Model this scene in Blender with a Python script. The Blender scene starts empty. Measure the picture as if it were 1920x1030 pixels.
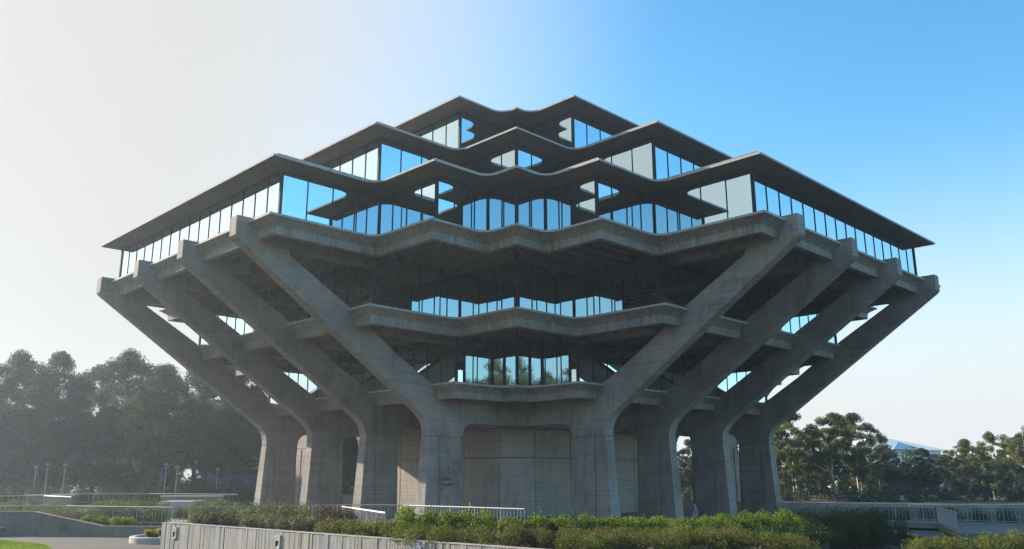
import bpy, bmesh, math, random
import numpy as np
from mathutils import Vector, Matrix

# ------------------------------------------------------------------ camera, sky, sun, exposure
scene = bpy.context.scene
cam_data = bpy.data.cameras.new("camera")
cam_data.sensor_width = 36.0
cam_data.lens = 29.295
cam_data.clip_end = 6000
camera = bpy.data.objects.new("camera", cam_data)
scene.collection.objects.link(camera)
camera.location = (0.0, -90.9, 3.5)
camera.rotation_euler = (math.radians(90 + 13.593), math.radians(0.077), math.radians(0.3614))
scene.camera = camera

SUN = Vector((-0.933, 0.481, 0.406)).normalized()          # towards the sun: left of the view, beyond the building's corner
SUN_EL = math.asin(SUN.z)
SUN_AZ = math.atan2(SUN.x, SUN.y)

world = bpy.data.worlds.new("World")
scene.world = world
world.use_nodes = True
wn, wl = world.node_tree.nodes, world.node_tree.links
wn.clear()
sky = wn.new("ShaderNodeTexSky")
sky.sky_type = 'NISHITA'
sky.sun_disc = False
sky.sun_elevation = SUN_EL
sky.sun_rotation = SUN_AZ
sky.altitude = 100
sky.air_density = 1.0
sky.dust_density = 1.0
sky.ozone_density = 1.5
bg = wn.new("ShaderNodeBackground")
bg.inputs['Strength'].default_value = 0.15
wo = wn.new("ShaderNodeOutputWorld")
# clear blue sky whitened by thin marine haze: towards the sun (aureole) and towards the horizon
def wmath(op, a, b=None):
    m = wn.new("ShaderNodeMath"); m.operation = op
    for i, v in enumerate((a, b)):
        if v is None: continue
        if isinstance(v, (int, float)): m.inputs[i].default_value = v
        else: wl.new(v, m.inputs[i])
    return m.outputs[0]
def wsmooth(v, lo, hi):
    m = wn.new("ShaderNodeMapRange"); m.interpolation_type = 'SMOOTHSTEP'
    m.inputs['From Min'].default_value = lo; m.inputs['From Max'].default_value = hi
    wl.new(v, m.inputs[0]); return m.outputs[0]
tc = wn.new("ShaderNodeTexCoord")
dot = wn.new("ShaderNodeVectorMath"); dot.operation = 'DOT_PRODUCT'
wl.new(tc.outputs['Generated'], dot.inputs[0]); dot.inputs[1].default_value = tuple(SUN)
sep = wn.new("ShaderNodeSeparateXYZ"); wl.new(tc.outputs['Generated'], sep.inputs[0])
aureole = wsmooth(dot.outputs['Value'], 0.38, 0.83)
horizon = wmath('SUBTRACT', 1.0, wsmooth(wmath('ABSOLUTE', sep.outputs['Z']), 0.03, 0.40))
horizon = wmath('POWER', horizon, 1.3)
# the marine haze scatters forward: its horizon band thins out on the side away from the sun
horizon = wmath('MULTIPLY', horizon, wmath('ADD', 0.12, wmath('MULTIPLY', 0.88, wsmooth(dot.outputs['Value'], -0.75, -0.05))))
clear = wmath('MULTIPLY', wmath('SUBTRACT', 1.0, aureole), wmath('SUBTRACT', 1.0, horizon))
haze_f = wmath('SUBTRACT', 1.0, clear)
hs = wn.new("ShaderNodeHueSaturation"); hs.inputs['Saturation'].default_value = 1.35; hs.inputs['Hue'].default_value = .489
wl.new(sky.outputs[0], hs.inputs['Color'])
mixs = wn.new("ShaderNodeMix"); mixs.data_type = 'RGBA'
wl.new(haze_f, mixs.inputs[0]); wl.new(hs.outputs[0], mixs.inputs[6])
hz = wn.new("ShaderNodeMix"); hz.data_type = 'RGBA'
wl.new(aureole, hz.inputs[0]); hz.inputs[6].default_value = (2.90, 2.96, 2.96, 1); hz.inputs[7].default_value = (2.32, 2.33, 2.28, 1)
glow = wn.new("ShaderNodeVectorMath"); glow.operation = 'SCALE'      # the aureole brightens towards the sun itself
wl.new(hz.outputs[2], glow.inputs[0]); wl.new(wmath('ADD', 1.0, wmath('MULTIPLY', 1.1, wsmooth(dot.outputs['Value'], 0.89, 1.0))), glow.inputs['Scale'])
wl.new(glow.outputs[0], mixs.inputs[7])
wl.new(mixs.outputs[2], bg.inputs[0])
wl.new(bg.outputs[0], wo.inputs[0])

sun_data = bpy.data.lights.new("sun", 'SUN')
sun_data.energy = 5.0
sun_data.angle = math.radians(0.5)
sun_data.color = (1.0, 0.90, 0.78)
sun = bpy.data.objects.new("sun", sun_data)
scene.collection.objects.link(sun)
sun.rotation_euler = SUN.to_track_quat('Z', 'Y').to_euler()

scene.view_settings.view_transform = 'Standard'
scene.view_settings.look = 'None'
scene.view_settings.exposure = 1.1
scene.view_settings.gamma = 1.0
scene.render.engine = 'CYCLES'
scene.cycles.max_bounces = 8
scene.cycles.transparent_max_bounces = 12
scene.cycles.caustics_reflective = False
scene.cycles.caustics_refractive = False
scene.cycles.sample_clamp_indirect = 4.0

# ------------------------------------------------------------------ helpers
COL = scene.collection
R = random.Random(7)

def mesh_from(name, verts, faces, mat=None, smooth=False, angle=None):
    me = bpy.data.meshes.new(name)
    me.from_pydata([tuple(v) for v in verts], [], faces)
    if mat: me.materials.append(mat)
    if smooth or angle:
        me.polygons.foreach_set('use_smooth', [True] * len(me.polygons))
        if angle: me.set_sharp_from_angle(angle=math.radians(angle))
    me.update()
    return me

def link(name, me, parent=None, loc=(0, 0, 0), rot=(0, 0, 0), scale=(1, 1, 1)):
    o = bpy.data.objects.new(name, me)
    COL.objects.link(o)
    o.parent = parent
    o.location, o.rotation_euler, o.scale = loc, rot, scale
    return o

def tag(o, label, cat, group=None):
    o['label'] = label
    o['category'] = cat
    if group: o['group'] = group
    return o

def thing(name, label, cat, loc=(0, 0, 0), rz=0.0, group=None):
    return tag(link(name, None, None, loc, (0, 0, rz)), label, cat, group)

def structure(o):
    o['kind'] = 'structure'
    return o

def box_vf(x0, x1, y0, y1, z0, z1):
    v = [(x0,y0,z0),(x1,y0,z0),(x1,y1,z0),(x0,y1,z0),(x0,y0,z1),(x1,y0,z1),(x1,y1,z1),(x0,y1,z1)]
    f = [(0,3,2,1),(4,5,6,7),(0,1,5,4),(1,2,6,5),(2,3,7,6),(3,0,4,7)]
    return v, f

class MB:
    """collects shapes for ONE mesh"""
    def __init__(s): s.v, s.f = [], []
    def add(s, v, f):
        n = len(s.v)
        s.v += [tuple(p) for p in v]
        s.f += [tuple(i + n for i in q) for q in f]
        return s
    def box(s, *a): return s.add(*box_vf(*a))
    def bar(s, p, q, w, h=None, up=Vector((0, 0, 1))):
        p, q = Vector(p), Vector(q); h = h or w
        d = (q - p).normalized()
        sx = d.cross(up)
        sx = Vector((1, 0, 0)) if sx.length < 1e-4 else sx.normalized()
        sy = sx.cross(d)
        c = []
        for b in (p, q):
            for i, j in ((-1, -1), (1, -1), (1, 1), (-1, 1)):
                c.append(b + sx * (i * w / 2) + sy * (j * h / 2))
        return s.add(c, [(0,1,2,3),(7,6,5,4),(0,4,5,1),(1,5,6,2),(2,6,7,3),(3,7,4,0)])
    def tube(s, pts, rad, n=8, cap=True):
        pts = [Vector(p) for p in pts]
        rings = []
        for i, p in enumerate(pts):
            d = (pts[min(i + 1, len(pts) - 1)] - pts[max(i - 1, 0)]).normalized()
            u = d.cross(Vector((0.13, 0.21, 0.97)) if abs(d.z) < .9 else Vector((1, 0, 0))).normalized()
            w = d.cross(u)
            r = rad[i] if isinstance(rad, (list, tuple)) else rad
            rings.append([p + (u * math.cos(2 * math.pi * k / n) + w * math.sin(2 * math.pi * k / n)) * r for k in range(n)])
        v = [q for ring in rings for q in ring]
        f = []
        for i in range(len(pts) - 1):
            for k in range(n):
                f.append((i * n + k, i * n + (k + 1) % n, (i + 1) * n + (k + 1) % n, (i + 1) * n + k))
        if cap:
            f.append(tuple(range(n))[::-1]); f.append(tuple((len(pts) - 1) * n + k for k in range(n)))
        return s.add(v, f)
    def prism(s, poly, z0, z1):
        n = len(poly)
        v = [(x, y, z0) for x, y in poly] + [(x, y, z1) for x, y in poly]
        f = [tuple(range(n))[::-1], tuple(range(n, 2 * n))]
        f += [(i, (i + 1) % n, n + (i + 1) % n, n + i) for i in range(n)]
        return s.add(v, f)
    def mesh(s, name, mat, angle=None, bevel=0.0):
        me = mesh_from(name, s.v, s.f, mat, angle=angle)
        if bevel:
            bm = bmesh.new(); bm.from_mesh(me)
            bmesh.ops.recalc_face_normals(bm, faces=bm.faces)
            es = [e for e in bm.edges if len(e.link_faces) == 2 and e.calc_face_angle(0) > math.radians(25)]
            bmesh.ops.bevel(bm, geom=es, offset=bevel, segments=1, affect='EDGES', clamp_overlap=True)
            bm.to_mesh(me); bm.free()
        return me
    def build(s, name, mat, parent=None, angle=None, bevel=0.0, **kw):
        return link(name, s.mesh(name, mat, angle, bevel), parent, **kw)

# ------------------------------------------------------------------ materials
def new_mat(name):
    m = bpy.data.materials.new(name); m.use_nodes = True
    nt = m.node_tree
    return m, nt.nodes, nt.links, nt.nodes['Principled BSDF']

def pos_node(n): return n.new("ShaderNodeNewGeometry").outputs['Position']

def noise(n, l, vec, scale, detail=4, rough=.55, mapscale=None):
    if mapscale:
        mp = n.new("ShaderNodeMapping"); mp.inputs['Scale'].default_value = mapscale
        l.new(vec, mp.inputs[0]); vec = mp.outputs[0]
    t = n.new("ShaderNodeTexNoise")
    t.inputs['Scale'].default_value = scale; t.inputs['Detail'].default_value = detail; t.inputs['Roughness'].default_value = rough
    l.new(vec, t.inputs['Vector'])
    return t.outputs['Fac']

def ramp(n, l, fac, stops):
    r = n.new("ShaderNodeValToRGB")
    e = r.color_ramp.elements
    while len(e) < len(stops): e.new(0.5)
    for i, (p, c) in enumerate(stops):
        e[i].position = p
        e[i].color = (c, c, c, 1) if isinstance(c, (int, float)) else (*c, 1)
    l.new(fac, r.inputs[0])
    return r.outputs[0]

def mix(n, l, a, b, fac, mode='MIX'):
    m = n.new("ShaderNodeMix"); m.data_type = 'RGBA'; m.blend_type = mode
    for sock, val in ((m.inputs[0], fac), (m.inputs[6], a), (m.inputs[7], b)):
        if isinstance(val, (int, float)): sock.default_value = val
        elif isinstance(val, tuple): sock.default_value = (*val, 1)
        else: l.new(val, sock)
    return m.outputs[2]

def bump(n, l, b, h, strength, dist):
    bp = n.new("ShaderNodeBump")
    bp.inputs['Strength'].default_value = strength; bp.inputs['Distance'].default_value = dist
    l.new(h, bp.inputs['Height']); l.new(bp.outputs[0], b.inputs['Normal'])

def concrete(name, base, boards=True, vertical=False, stain=.5, dark=.55, joints=False):
    m, n, l, b = new_mat(name)
    pos = pos_node(n)
    big = noise(n, l, pos, .35, 6, .62)
    fine = noise(n, l, pos, 9, 5, .6)
    ms = (9, 9, .35) if vertical else (.25, .25, 9.0)
    board = noise(n, l, pos, 1.0, 3, .5, ms)
    streak = noise(n, l, pos, 1.0, 5, .6, (3.4, 3.4, .45) if vertical and not boards else (2.2, 2.2, .28))
    c = mix(n, l, base, tuple(x * dark for x in base), ramp(n, l, big, [(.38, 0), (.72, stain)]))
    cool = noise(n, l, pos, .9, 6, .68)
    c = mix(n, l, c, (base[1] * .92, base[1] * .97, base[1] * 1.05), ramp(n, l, cool, [(.48, 0), (.60, .6)]))
    c = mix(n, l, c, tuple(min(1, x * 1.32) for x in base), ramp(n, l, streak, [(.50, 0), (.66, .75)] if vertical and not boards else [(.55, 0), (.74, .45)]))
    c = mix(n, l, c, tuple(x * .42 for x in base), ramp(n, l, streak, [(.28, .6), (.44, 0)]))
    c = mix(n, l, c, (ramp(n, l, board, [(.32, .42), (.48, .95), (.70, 1.2)]) if vertical else ramp(n, l, board, [(.3, .72), (.48, .98), (.7, 1.10)])) if boards else ramp(n, l, board, [(.3, .9), (.7, 1.05)]), .75, 'MULTIPLY')
    c = mix(n, l, c, ramp(n, l, fine, [(.3, .84), (.7, 1.1)]), 1.0, 'MULTIPLY')
    if joints:      # thin pour joints every 1.3 m of height
        sp = n.new("ShaderNodeSeparateXYZ"); l.new(pos, sp.inputs[0])
        md = n.new("ShaderNodeMath"); md.operation = 'MODULO'; l.new(sp.outputs[2], md.inputs[0]); md.inputs[1].default_value = 1.3
        lt = n.new("ShaderNodeMath"); lt.operation = 'LESS_THAN'; l.new(md.outputs[0], lt.inputs[0]); lt.inputs[1].default_value = .035
        brk = n.new("ShaderNodeMath"); brk.operation = 'MULTIPLY'; l.new(lt.outputs[0], brk.inputs[0]); l.new(ramp(n, l, cool, [(.40, .15), (.60, .75)]), brk.inputs[1])
        c = mix(n, l, c, tuple(x * .45 for x in base), brk.outputs[0])
    l.new(c, b.inputs['Base Color'])
    b.inputs['Roughness'].default_value = .88
    b.inputs['Specular IOR Level'].default_value = .25
    h = mix(n, l, board, fine, .3)
    bump(n, l, b, h, .5, .03)
    return m

def plain(name, col, rough=.6, metal=0.0, var=.12, scale=6.0, spec=.4):
    m, n, l, b = new_mat(name)
    f = noise(n, l, pos_node(n), scale, 4)
    c = mix(n, l, tuple(x * (1 - var) for x in col), tuple(min(1, x * (1 + var)) for x in col), f)
    l.new(c, b.inputs['Base Color'])
    b.inputs['Roughness'].default_value = rough; b.inputs['Metallic'].default_value = metal
    b.inputs['Specular IOR Level'].default_value = spec
    return m

def leaf_mat(name, c1, c2, trans=.35, rough=.5):
    m, n, l, b = new_mat(name)
    rnd = n.new("ShaderNodeNewGeometry").outputs['Random Per Island']
    f = noise(n, l, pos_node(n), .45, 3)
    c = mix(n, l, c1, c2, rnd)
    c = mix(n, l, c, ramp(n, l, f, [(.3, .65), (.7, 1.25)]), 1.0, 'MULTIPLY')
    l.new(c, b.inputs['Base Color']); b.inputs['Roughness'].default_value = max(rough, .55)
    b.inputs['Specular IOR Level'].default_value = .12
    tr = n.new("ShaderNodeBsdfTranslucent")
    warm = mix(n, l, c, (1.5, 1.35, .5), 1.0, 'MULTIPLY')
    l.new(warm, tr.inputs['Color'])
    ms = n.new("ShaderNodeMixShader"); ms.inputs[0].default_value = trans
    l.new(b.outputs[0], ms.inputs[1]); l.new(tr.outputs[0], ms.inputs[2])
    l.new(ms.outputs[0], n['Material Output'].inputs['Surface'])
    return m

CONC = concrete('board_formed_concrete', (.345, .298, .252), stain=.95, dark=.46, joints=True)
CONC_CORE = concrete('bounce_warmed_core_concrete', (.41, .345, .27), stain=.6, joints=True)  # warmer and lighter than the piers: bounced light put into the colour
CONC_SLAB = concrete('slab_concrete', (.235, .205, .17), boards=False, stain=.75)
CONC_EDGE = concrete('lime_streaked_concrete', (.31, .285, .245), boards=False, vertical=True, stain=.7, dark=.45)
CONC_RIM = concrete('lit_slab_rim_concrete', (.46, .43, .385), boards=False, stain=.35, dark=.6)  # cleaner precast rim, paler still to put the lit edge line into the colour
CONC_WALL = concrete('weathered_plank_concrete', (.40, .37, .33), vertical=True, stain=.45)
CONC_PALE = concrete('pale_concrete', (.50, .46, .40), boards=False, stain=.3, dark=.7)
STEEL = plain('galvanised_steel', (.42, .42, .42), .5, .5, .08)
STEEL_BAR = plain('dull_steel_bar', (.34, .34, .34), .6, .4, .1)
FRAME = plain('dark_window_frame', (.018, .022, .030), .75, 0, .1, 6, .15)
INNER = plain('dim_interior', (.11, .105, .10), .8)

def glass_material():
    m, n, l, b = new_mat('reflective_glass')
    n.remove(b)
    g = n.new("ShaderNodeBsdfGlossy"); g.inputs['Roughness'].default_value = .012
    g.inputs['Color'].default_value = (.65, .83, .88, 1)
    t = n.new("ShaderNodeBsdfTransparent"); t.inputs['Color'].default_value = (.13, .16, .17, 1)
    fr = n.new("ShaderNodeFresnel"); fr.inputs['IOR'].default_value = 3.3
    mp = n.new("ShaderNodeMapRange")
    mp.inputs['From Min'].default_value = .25; mp.inputs['From Max'].default_value = 1.0
    mp.inputs['To Min'].default_value = .85; mp.inputs['To Max'].default_value = 1.0
    l.new(fr.outputs[0], mp.inputs[0])
    ms = n.new("ShaderNodeMixShader")
    l.new(mp.outputs[0], ms.inputs[0]); l.new(t.outputs[0], ms.inputs[1]); l.new(g.outputs[0], ms.inputs[2])
    l.new(ms.outputs[0], n['Material Output'].inputs['Surface'])
    return m
GLASS = glass_material()

# ------------------------------------------------------------------ ground, paths, lawn
def ground_material():
    m, n, l, b = new_mat('dry_ground')
    pos = pos_node(n)
    c = mix(n, l, (.085, .075, .045), (.05, .06, .025), ramp(n, l, noise(n, l, pos, .12, 6), [(.4, 0), (.6, 1)]))
    c = mix(n, l, c, ramp(n, l, noise(n, l, pos, 3, 5), [(.3, .7), (.7, 1.3)]), 1.0, 'MULTIPLY')
    l.new(c, b.inputs['Base Color']); b.inputs['Roughness'].default_value = .95
    return m

def paving_material(name, base, joint=3.0):
    m, n, l, b = new_mat(name)
    pos = pos_node(n)
    br = n.new("ShaderNodeTexBrick")
    br.offset = 0; br.inputs['Scale'].default_value = 1.0
    br.inputs['Brick Width'].default_value = joint; br.inputs['Row Height'].default_value = joint
    br.inputs['Mortar Size'].default_value = .012
    br.inputs['Color1'].default_value = (1, 1, 1, 1); br.inputs['Color2'].default_value = (.9, .9, .9, 1); br.inputs['Mortar'].default_value = (.45, .45, .45, 1)
    l.new(pos, br.inputs['Vector'])
    c = mix(n, l, base, tuple(x * .6 for x in base), ramp(n, l, noise(n, l, pos, .3, 6), [(.35, 0), (.75, .7)]))
    c = mix(n, l, c, ramp(n, l, noise(n, l, pos, 7, 5), [(.3, .8), (.7, 1.12)]), 1.0, 'MULTIPLY')
    c = mix(n, l, c, br.outputs['Color'], 1.0, 'MULTIPLY')
    l.new(c, b.inputs['Base Color']); b.inputs['Roughness'].default_value = .9
    return m

GROUND = ground_material()
PIT = (19.2, 23.7, -62.0, -36.2)        # sunken light court: x0, x1, y0, y1
def sheet_with_hole(name, x0, x1, y0, y1, z, mat, hole=None):
    mb = MB()
    xs, ys = [x0, x1], [y0, y1]
    if hole:
        xs = [x0, hole[0], hole[1], x1]; ys = [y0, hole[2], hole[3], y1]
    for i in range(len(xs) - 1):
        for j in range(len(ys) - 1):
            if hole and i == 1 and j == 1: continue
            mb.add([(xs[i], ys[j], z), (xs[i+1], ys[j], z), (xs[i+1], ys[j+1], z), (xs[i], ys[j+1], z)], [(0, 1, 2, 3)])
    return structure(mb.build(name, mat))
sheet_with_hole('ground', -2500, 2500, -2500, 2500, 0.0, GROUND, PIT)
PAVE = paving_material('plaza_paving', (.19, .175, .155))
mbp = MB()
for (x0, x1, y0, y1) in ((-46, 19.2, -41, 46), (19.2, 23.7, -36.2, 46), (23.7, 46, -41, 46)):
    mbp.add([(x0, y0, .004), (x1, y0, .004), (x1, y1, .004), (x0, y1, .004)], [(0, 1, 2, 3)])
structure(mbp.build('plaza_pavement', PAVE))
PATH = paving_material('brown_asphalt', (.085, .068, .058), 40.0)
structure(MB().add([(-60, -75, .008), (-17.4, -75, .008), (-17.4, -41.2, .008), (-23, -39.9, .008), (-60, -37.6, .008)], [(0, 1, 2, 3, 4)]).build('footpath', PATH))

pit = structure(MB().box(PIT[0]-.3, PIT[1]+.3, PIT[2]-.3, PIT[3]+.3, -5.3, -5.0).build('sunken_court_floor', plain('shade_dark_court_floor', (.03, .028, .025), .9)))  # near-black floor: the deep shade of the court is put into its colour
mb = MB()
mb.box(PIT[0]-.3, PIT[0], PIT[2]-.3, PIT[3]+.3, -5.0, -.004).box(PIT[1], PIT[1]+.3, PIT[2]-.3, PIT[3]+.3, -5.0, -.004)
mb.box(PIT[0], PIT[1], PIT[2]-.3, PIT[2], -5.0, -.006).box(PIT[0], PIT[1], PIT[3], PIT[3]+.3, -5.0, -.006)
structure(mb.build('sunken_court_wall', plain('shade_dark_court_wall', (.035, .035, .035), .9, 0, .4, 2)))  # near-black walls: the court's shade is painted in, not dampness

# lawn: sheet of blades
def grass(name, poly_fn, n, h, mat, seed=3):
    rg = np.random.default_rng(seed)
    pts = poly_fn(rg, n)
    n = len(pts)
    ang = rg.uniform(0, 6.283, n); hh = h * rg.uniform(.6, 1.3, n); w = .012 + .01 * rg.random(n)
    lean = rg.normal(0, .35, (n, 2)) * hh[:, None]
    v = np.zeros((n, 3, 3))
    v[:, 0, :2] = pts[:, :2] + np.stack([np.cos(ang), np.sin(ang)], 1) * w[:, None]
    v[:, 1, :2] = pts[:, :2] - np.stack([np.cos(ang), np.sin(ang)], 1) * w[:, None]
    v[:, 2, :2] = pts[:, :2] + lean
    v[:, :, 2] = pts[:, 2:3]; v[:, 2, 2] += hh
    return tri_mesh(name, v.reshape(-1, 3), 3, mat)

def tri_mesh(name, verts, k, mat):
    nv = len(verts); nf = nv // k
    me = bpy.data.meshes.new(name)
    me.vertices.add(nv); me.vertices.foreach_set('co', np.asarray(verts, dtype=np.float32).ravel())
    me.loops.add(nv); me.loops.foreach_set('vertex_index', np.arange(nv, dtype=np.int32))
    me.polygons.add(nf)
    me.polygons.foreach_set('loop_start', np.arange(0, nv, k, dtype=np.int32))
    me.polygons.foreach_set('loop_total', np.full(nf, k, dtype=np.int32))
    me.update(calc_edges=True); me.validate()
    if mat: me.materials.append(mat)
    return me

GRASS = leaf_mat('lawn_grass', (.10, .17, .02), (.16, .25, .035), .4)
lawn_poly = [(-75, -75), (-19.2, -75), (-19.6, -56), (-21.4, -50.5), (-24.5, -45.6), (-29.5, -41.6), (-36, -40.2), (-75, -39.4)]
structure(MB().add([(x, y, .03) for x, y in lawn_poly], [tuple(range(len(lawn_poly)))]).build('lawn', plain('turf', (.10, .16, .025), .95, 0, .3, 8)))
def in_poly(p, poly):
    x, y = p[:, 0], p[:, 1]; r = np.zeros(len(p), bool)
    for i in range(len(poly)):
        (x0, y0), (x1, y1) = poly[i], poly[i - 1]
        r ^= ((y0 > y) != (y1 > y)) & (x < (x1 - x0) * (y - y0) / (y1 - y0 + 1e-12) + x0)
    return r
def lawn_pts(rg, n):
    p = np.stack([rg.uniform(-36, -19.5, n), rg.uniform(-56, -40, n), np.full(n, .03)], 1)
    return p[in_poly(p, lawn_poly)]
g = link('lawn_grass', grass('lawn_grass', lawn_pts, 90000, .07, GRASS))
g['kind'] = 'stuff'; g['label'] = 'bright green mown grass in the lower left corner'

# ------------------------------------------------------------------ the library building (local axes: a = left face normal, b = right face normal)
lib = thing('library_building', 'huge stepped concrete and glass library flaring out on sixteen slanted piers', 'building', (0, 0, 0), math.radians(225))

def plan(A, B, C, A2=None, B2=None):
    if A2 is None: q = [(A, B, 1), (C, B, 0), (C, C, 1), (B, C, 0), (B, A, 1)]
    else: q = [(A, B, 1), (A2, B, 0), (A2, B2, 1), (C, B2, 0), (C, C, 1), (B2, C, 0), (B2, A2, 1), (B, A2, 0), (B, A, 1)]
    out = []
    for k in range(4):
        for a, b, cv in q:
            for _ in range(k): a, b = -b, a
            out.append((a, b, cv))
    return out
def inset(params, d): return plan(*[None if p is None else p - d for p in params])
def outline(params, d, r, nseg=8):
    pl = inset(params, d); n = len(pl); out = []
    for i, (a, b, cv) in enumerate(pl):
        if cv: out.append((a, b)); continue
        p, nx = Vector(pl[i-1][:2]), Vector(pl[(i+1) % n][:2]); c = Vector((a, b))
        u, w = (p - c), (nx - c)
        rr = min(r, .85 * u.length, .85 * w.length)
        u, w = u.normalized(), w.normalized()
        cen = c + (u + w) * rr
        for k in range(nseg + 1):
            t = math.pi / 2 * k / nseg
            q = cen - w * rr * math.cos(t) - u * rr * math.sin(t)
            out.append((q.x, q.y))
    return out
def loft(loops, cap0=True, cap1=True, closed=False):
    n = len(loops[0][0]); v, f = [], []
    for pts, z in loops: v += [(x, y, z) for x, y in pts]
    m = len(loops)
    for i in range(m if closed else m - 1):
        j = (i + 1) % m
        for k in range(n):
            f.append((i*n + k, j*n + k, j*n + (k+1) % n, i*n + (k+1) % n))
    if not closed:
        if cap0: f.append(tuple(range(n)))
        if cap1: f.append(tuple(range((m-1)*n, m*n))[::-1])
    return v, f

L4 = (22.75, 16.0, 17.5); L5 = (30.8, 16.0, 22.5)
LS = (38.9, 16.0, 25.5, 30.5, 22.4); R6 = (38.9, 16.0, 25.75, 30.65, 22.75)
R7 = (30.85, 16.0, 22.7); R8 = (22.75, 16.0, 17.75)
def P(t): return (t[0], t[1], t[2]) + ((t[3], t[4]) if len(t) > 3 else (None, None))

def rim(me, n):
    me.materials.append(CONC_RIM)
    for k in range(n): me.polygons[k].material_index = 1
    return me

def floor_slab(params, z, zb):
    p = P(params)
    v, f = loft([(outline(p, 0, 1.15), z), (outline(p, 0, 1.15), z - .17), (outline(p, .5, .9), z - .20), (outline(p, 1.4, .6), z - .30)])
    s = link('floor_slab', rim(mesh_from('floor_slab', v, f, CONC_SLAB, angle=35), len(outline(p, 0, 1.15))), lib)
    loops = [(outline(p, .07, 1.15), z - .165), (outline(p, .30, .9), z - .30), (outline(p, .60, .6), z - .50), (outline(p, .74, .4), z - .66), (outline(p, .76, .35), zb + .03), (outline(p, .79, .3), zb),
             (outline(p, 1.2, .25), zb), (outline(p, 1.2, .25), z - .25)]
    v, f = loft(loops, closed=True)
    link('edge_beam', mesh_from('edge_beam', v, f, CONC_EDGE, angle=35), s)
    return s
def roof_slab(params, z, curb=True):
    p = P(params)
    v, f = loft([(outline(p, 0, 1.15), z), (outline(p, 0, 1.15), z - .15), (outline(p, .25, 1.05), z - .20), (outline(p, 1.6, .7), z - .44), (outline(p, 3, .6), z - .52)])
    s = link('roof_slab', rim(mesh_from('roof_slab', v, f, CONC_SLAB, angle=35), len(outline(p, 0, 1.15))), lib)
    if curb:
        v, f = loft([(outline(p, .55, .9), z - .02), (outline(p, .55, .9), z + .34), (outline(p, .85, .8), z + .34), (outline(p, .85, .8), z - .02)], closed=True)
        link('parapet', mesh_from('parapet', [q for q in v], [tuple(reversed(x)) for x in f], CONC_PALE, angle=35), s)
    return s

ZB = {'4': 9.36, '5': 14.16, 'S': 19.22}
slab4 = floor_slab(L4, 10.52, ZB['4']); slab5 = floor_slab(L5, 15.42, ZB['5']); slabS = floor_slab(LS, 20.42, ZB['S'])
roof6 = roof_slab(R6, 24.48); roof7 = roof_slab(R7, 29.28); roof8 = roof_slab(R8, 34.15, False)

# ribs under the floor slabs
unit_box = {}
def ubox(mat):
    if mat.name not in unit_box:
        me = mesh_from('box_' + mat.name, *box_vf(-.5, .5, -.5, .5, -.5, .5), mat)
        unit_box[mat.name] = me
    return unit_box[mat.name]
def put_box(name, parent, mat, c, size, rz=0.0, tilt=(0, 0)):
    return link(name, ubox(mat), parent, c, (tilt[0], tilt[1], rz), size)

def lim(params, a):
    A, B, C = params[:3]
    if len(params) > 3 and a < params[3] - 1.2: bl = params[4]
    else: bl = B
    if a < C - 1.2: bl = C
    return min(bl - 1.3, a - .25)
def ribs(slab, params, z, zb, a0):
    a = params[0] - 2.3
    while a > a0:
        h = lim(params, a)
        for k in range(2 if True else 4):
            # wing k: +a then +b
            c = (a, 0, (zb + .22 + z - .33) / 2); sz = (.26, 2 * h, z - .33 - zb - .22)
            if k: c = (0, a, c[2] + .0015); sz = (sz[1], sz[0], sz[2] - .003)
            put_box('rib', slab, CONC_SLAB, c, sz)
        a -= 1.42
ribs(slabS, LS, 20.42, ZB['S'], 17.0); ribs(slab5, L5, 15.42, ZB['5'], 14.5); ribs(slab4, L4, 10.52, ZB['4'], 14.5)

# piers
def pier_mesh():
    prof = [(22.76, 6.53), (22.77, 6.95), (22.88, 7.38), (23.12, 7.80), (23.5, 8.22), (39.56, 19.10), (39.73, 19.30), (39.73, 20.68), (37.0, 20.68),
            (37.0, 20.2), (35.75, 20.2), (35.72, 19.0), (35.58, 18.58), (30.8, 15.78), (26.2, 12.70), (23.2, 10.92), (22.4, 10.55), (21.6, 10.30), (13.08, 10.30), (13.08, 7.62), (18.15, 7.62), (18.6, 7.55), (18.95, 7.36), (19.2, 7.02), (19.3, 6.53)]
    h = .475
    n = len(prof)
    mb = MB()
    mb.add([(a, -h, z) for a, z in prof] + [(a, h, z) for a, z in prof],
           [tuple(range(n)), tuple(range(2*n-1, n-1, -1))] + [(i, n+i, n+(i+1) % n, (i+1) % n) for i in range(n)])
    me = mb.mesh('pier', CONC, bevel=.03)
    # column below the joint: flared, grooved on both broad faces, chamfered on the inner edge
    def sect(z):
        t = 1 - z / 6.5
        a0, a1, w = 19.32 - .27 * t, 22.75 + .42 * t, .472 + .13 * t
        ch = .16 + .34 * t
        g0, g1, gd = 21.58, 21.82, .13
        return [(a1, -w), (a1, w), (g1, w), (g1 - .03, w - gd), (g0 + .03, w - gd), (g0, w), (a0 + ch, w), (a0, w - ch * .75), (a0, -w + ch * .75), (a0 + ch, -w), (g0, -w), (g0 + .03, -w + gd), (g1 - .03, -w + gd), (g1, -w)]
    v, f = loft([(sect(z), z) for z in (0, 3.2, 6.46)])
    cm = MB().add(v, f)
    s = [(a, b * .93) for a, b in ((22.7, -.47), (22.7, .47), (19.4, .47), (19.4, -.47))]
    cm.prism(s[::-1] if False else s, 6.40, 6.6)
    return me, cm.mesh('column', CONC, bevel=.015)
PIER, COLUMN = pier_mesh()
near_left = None
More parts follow.
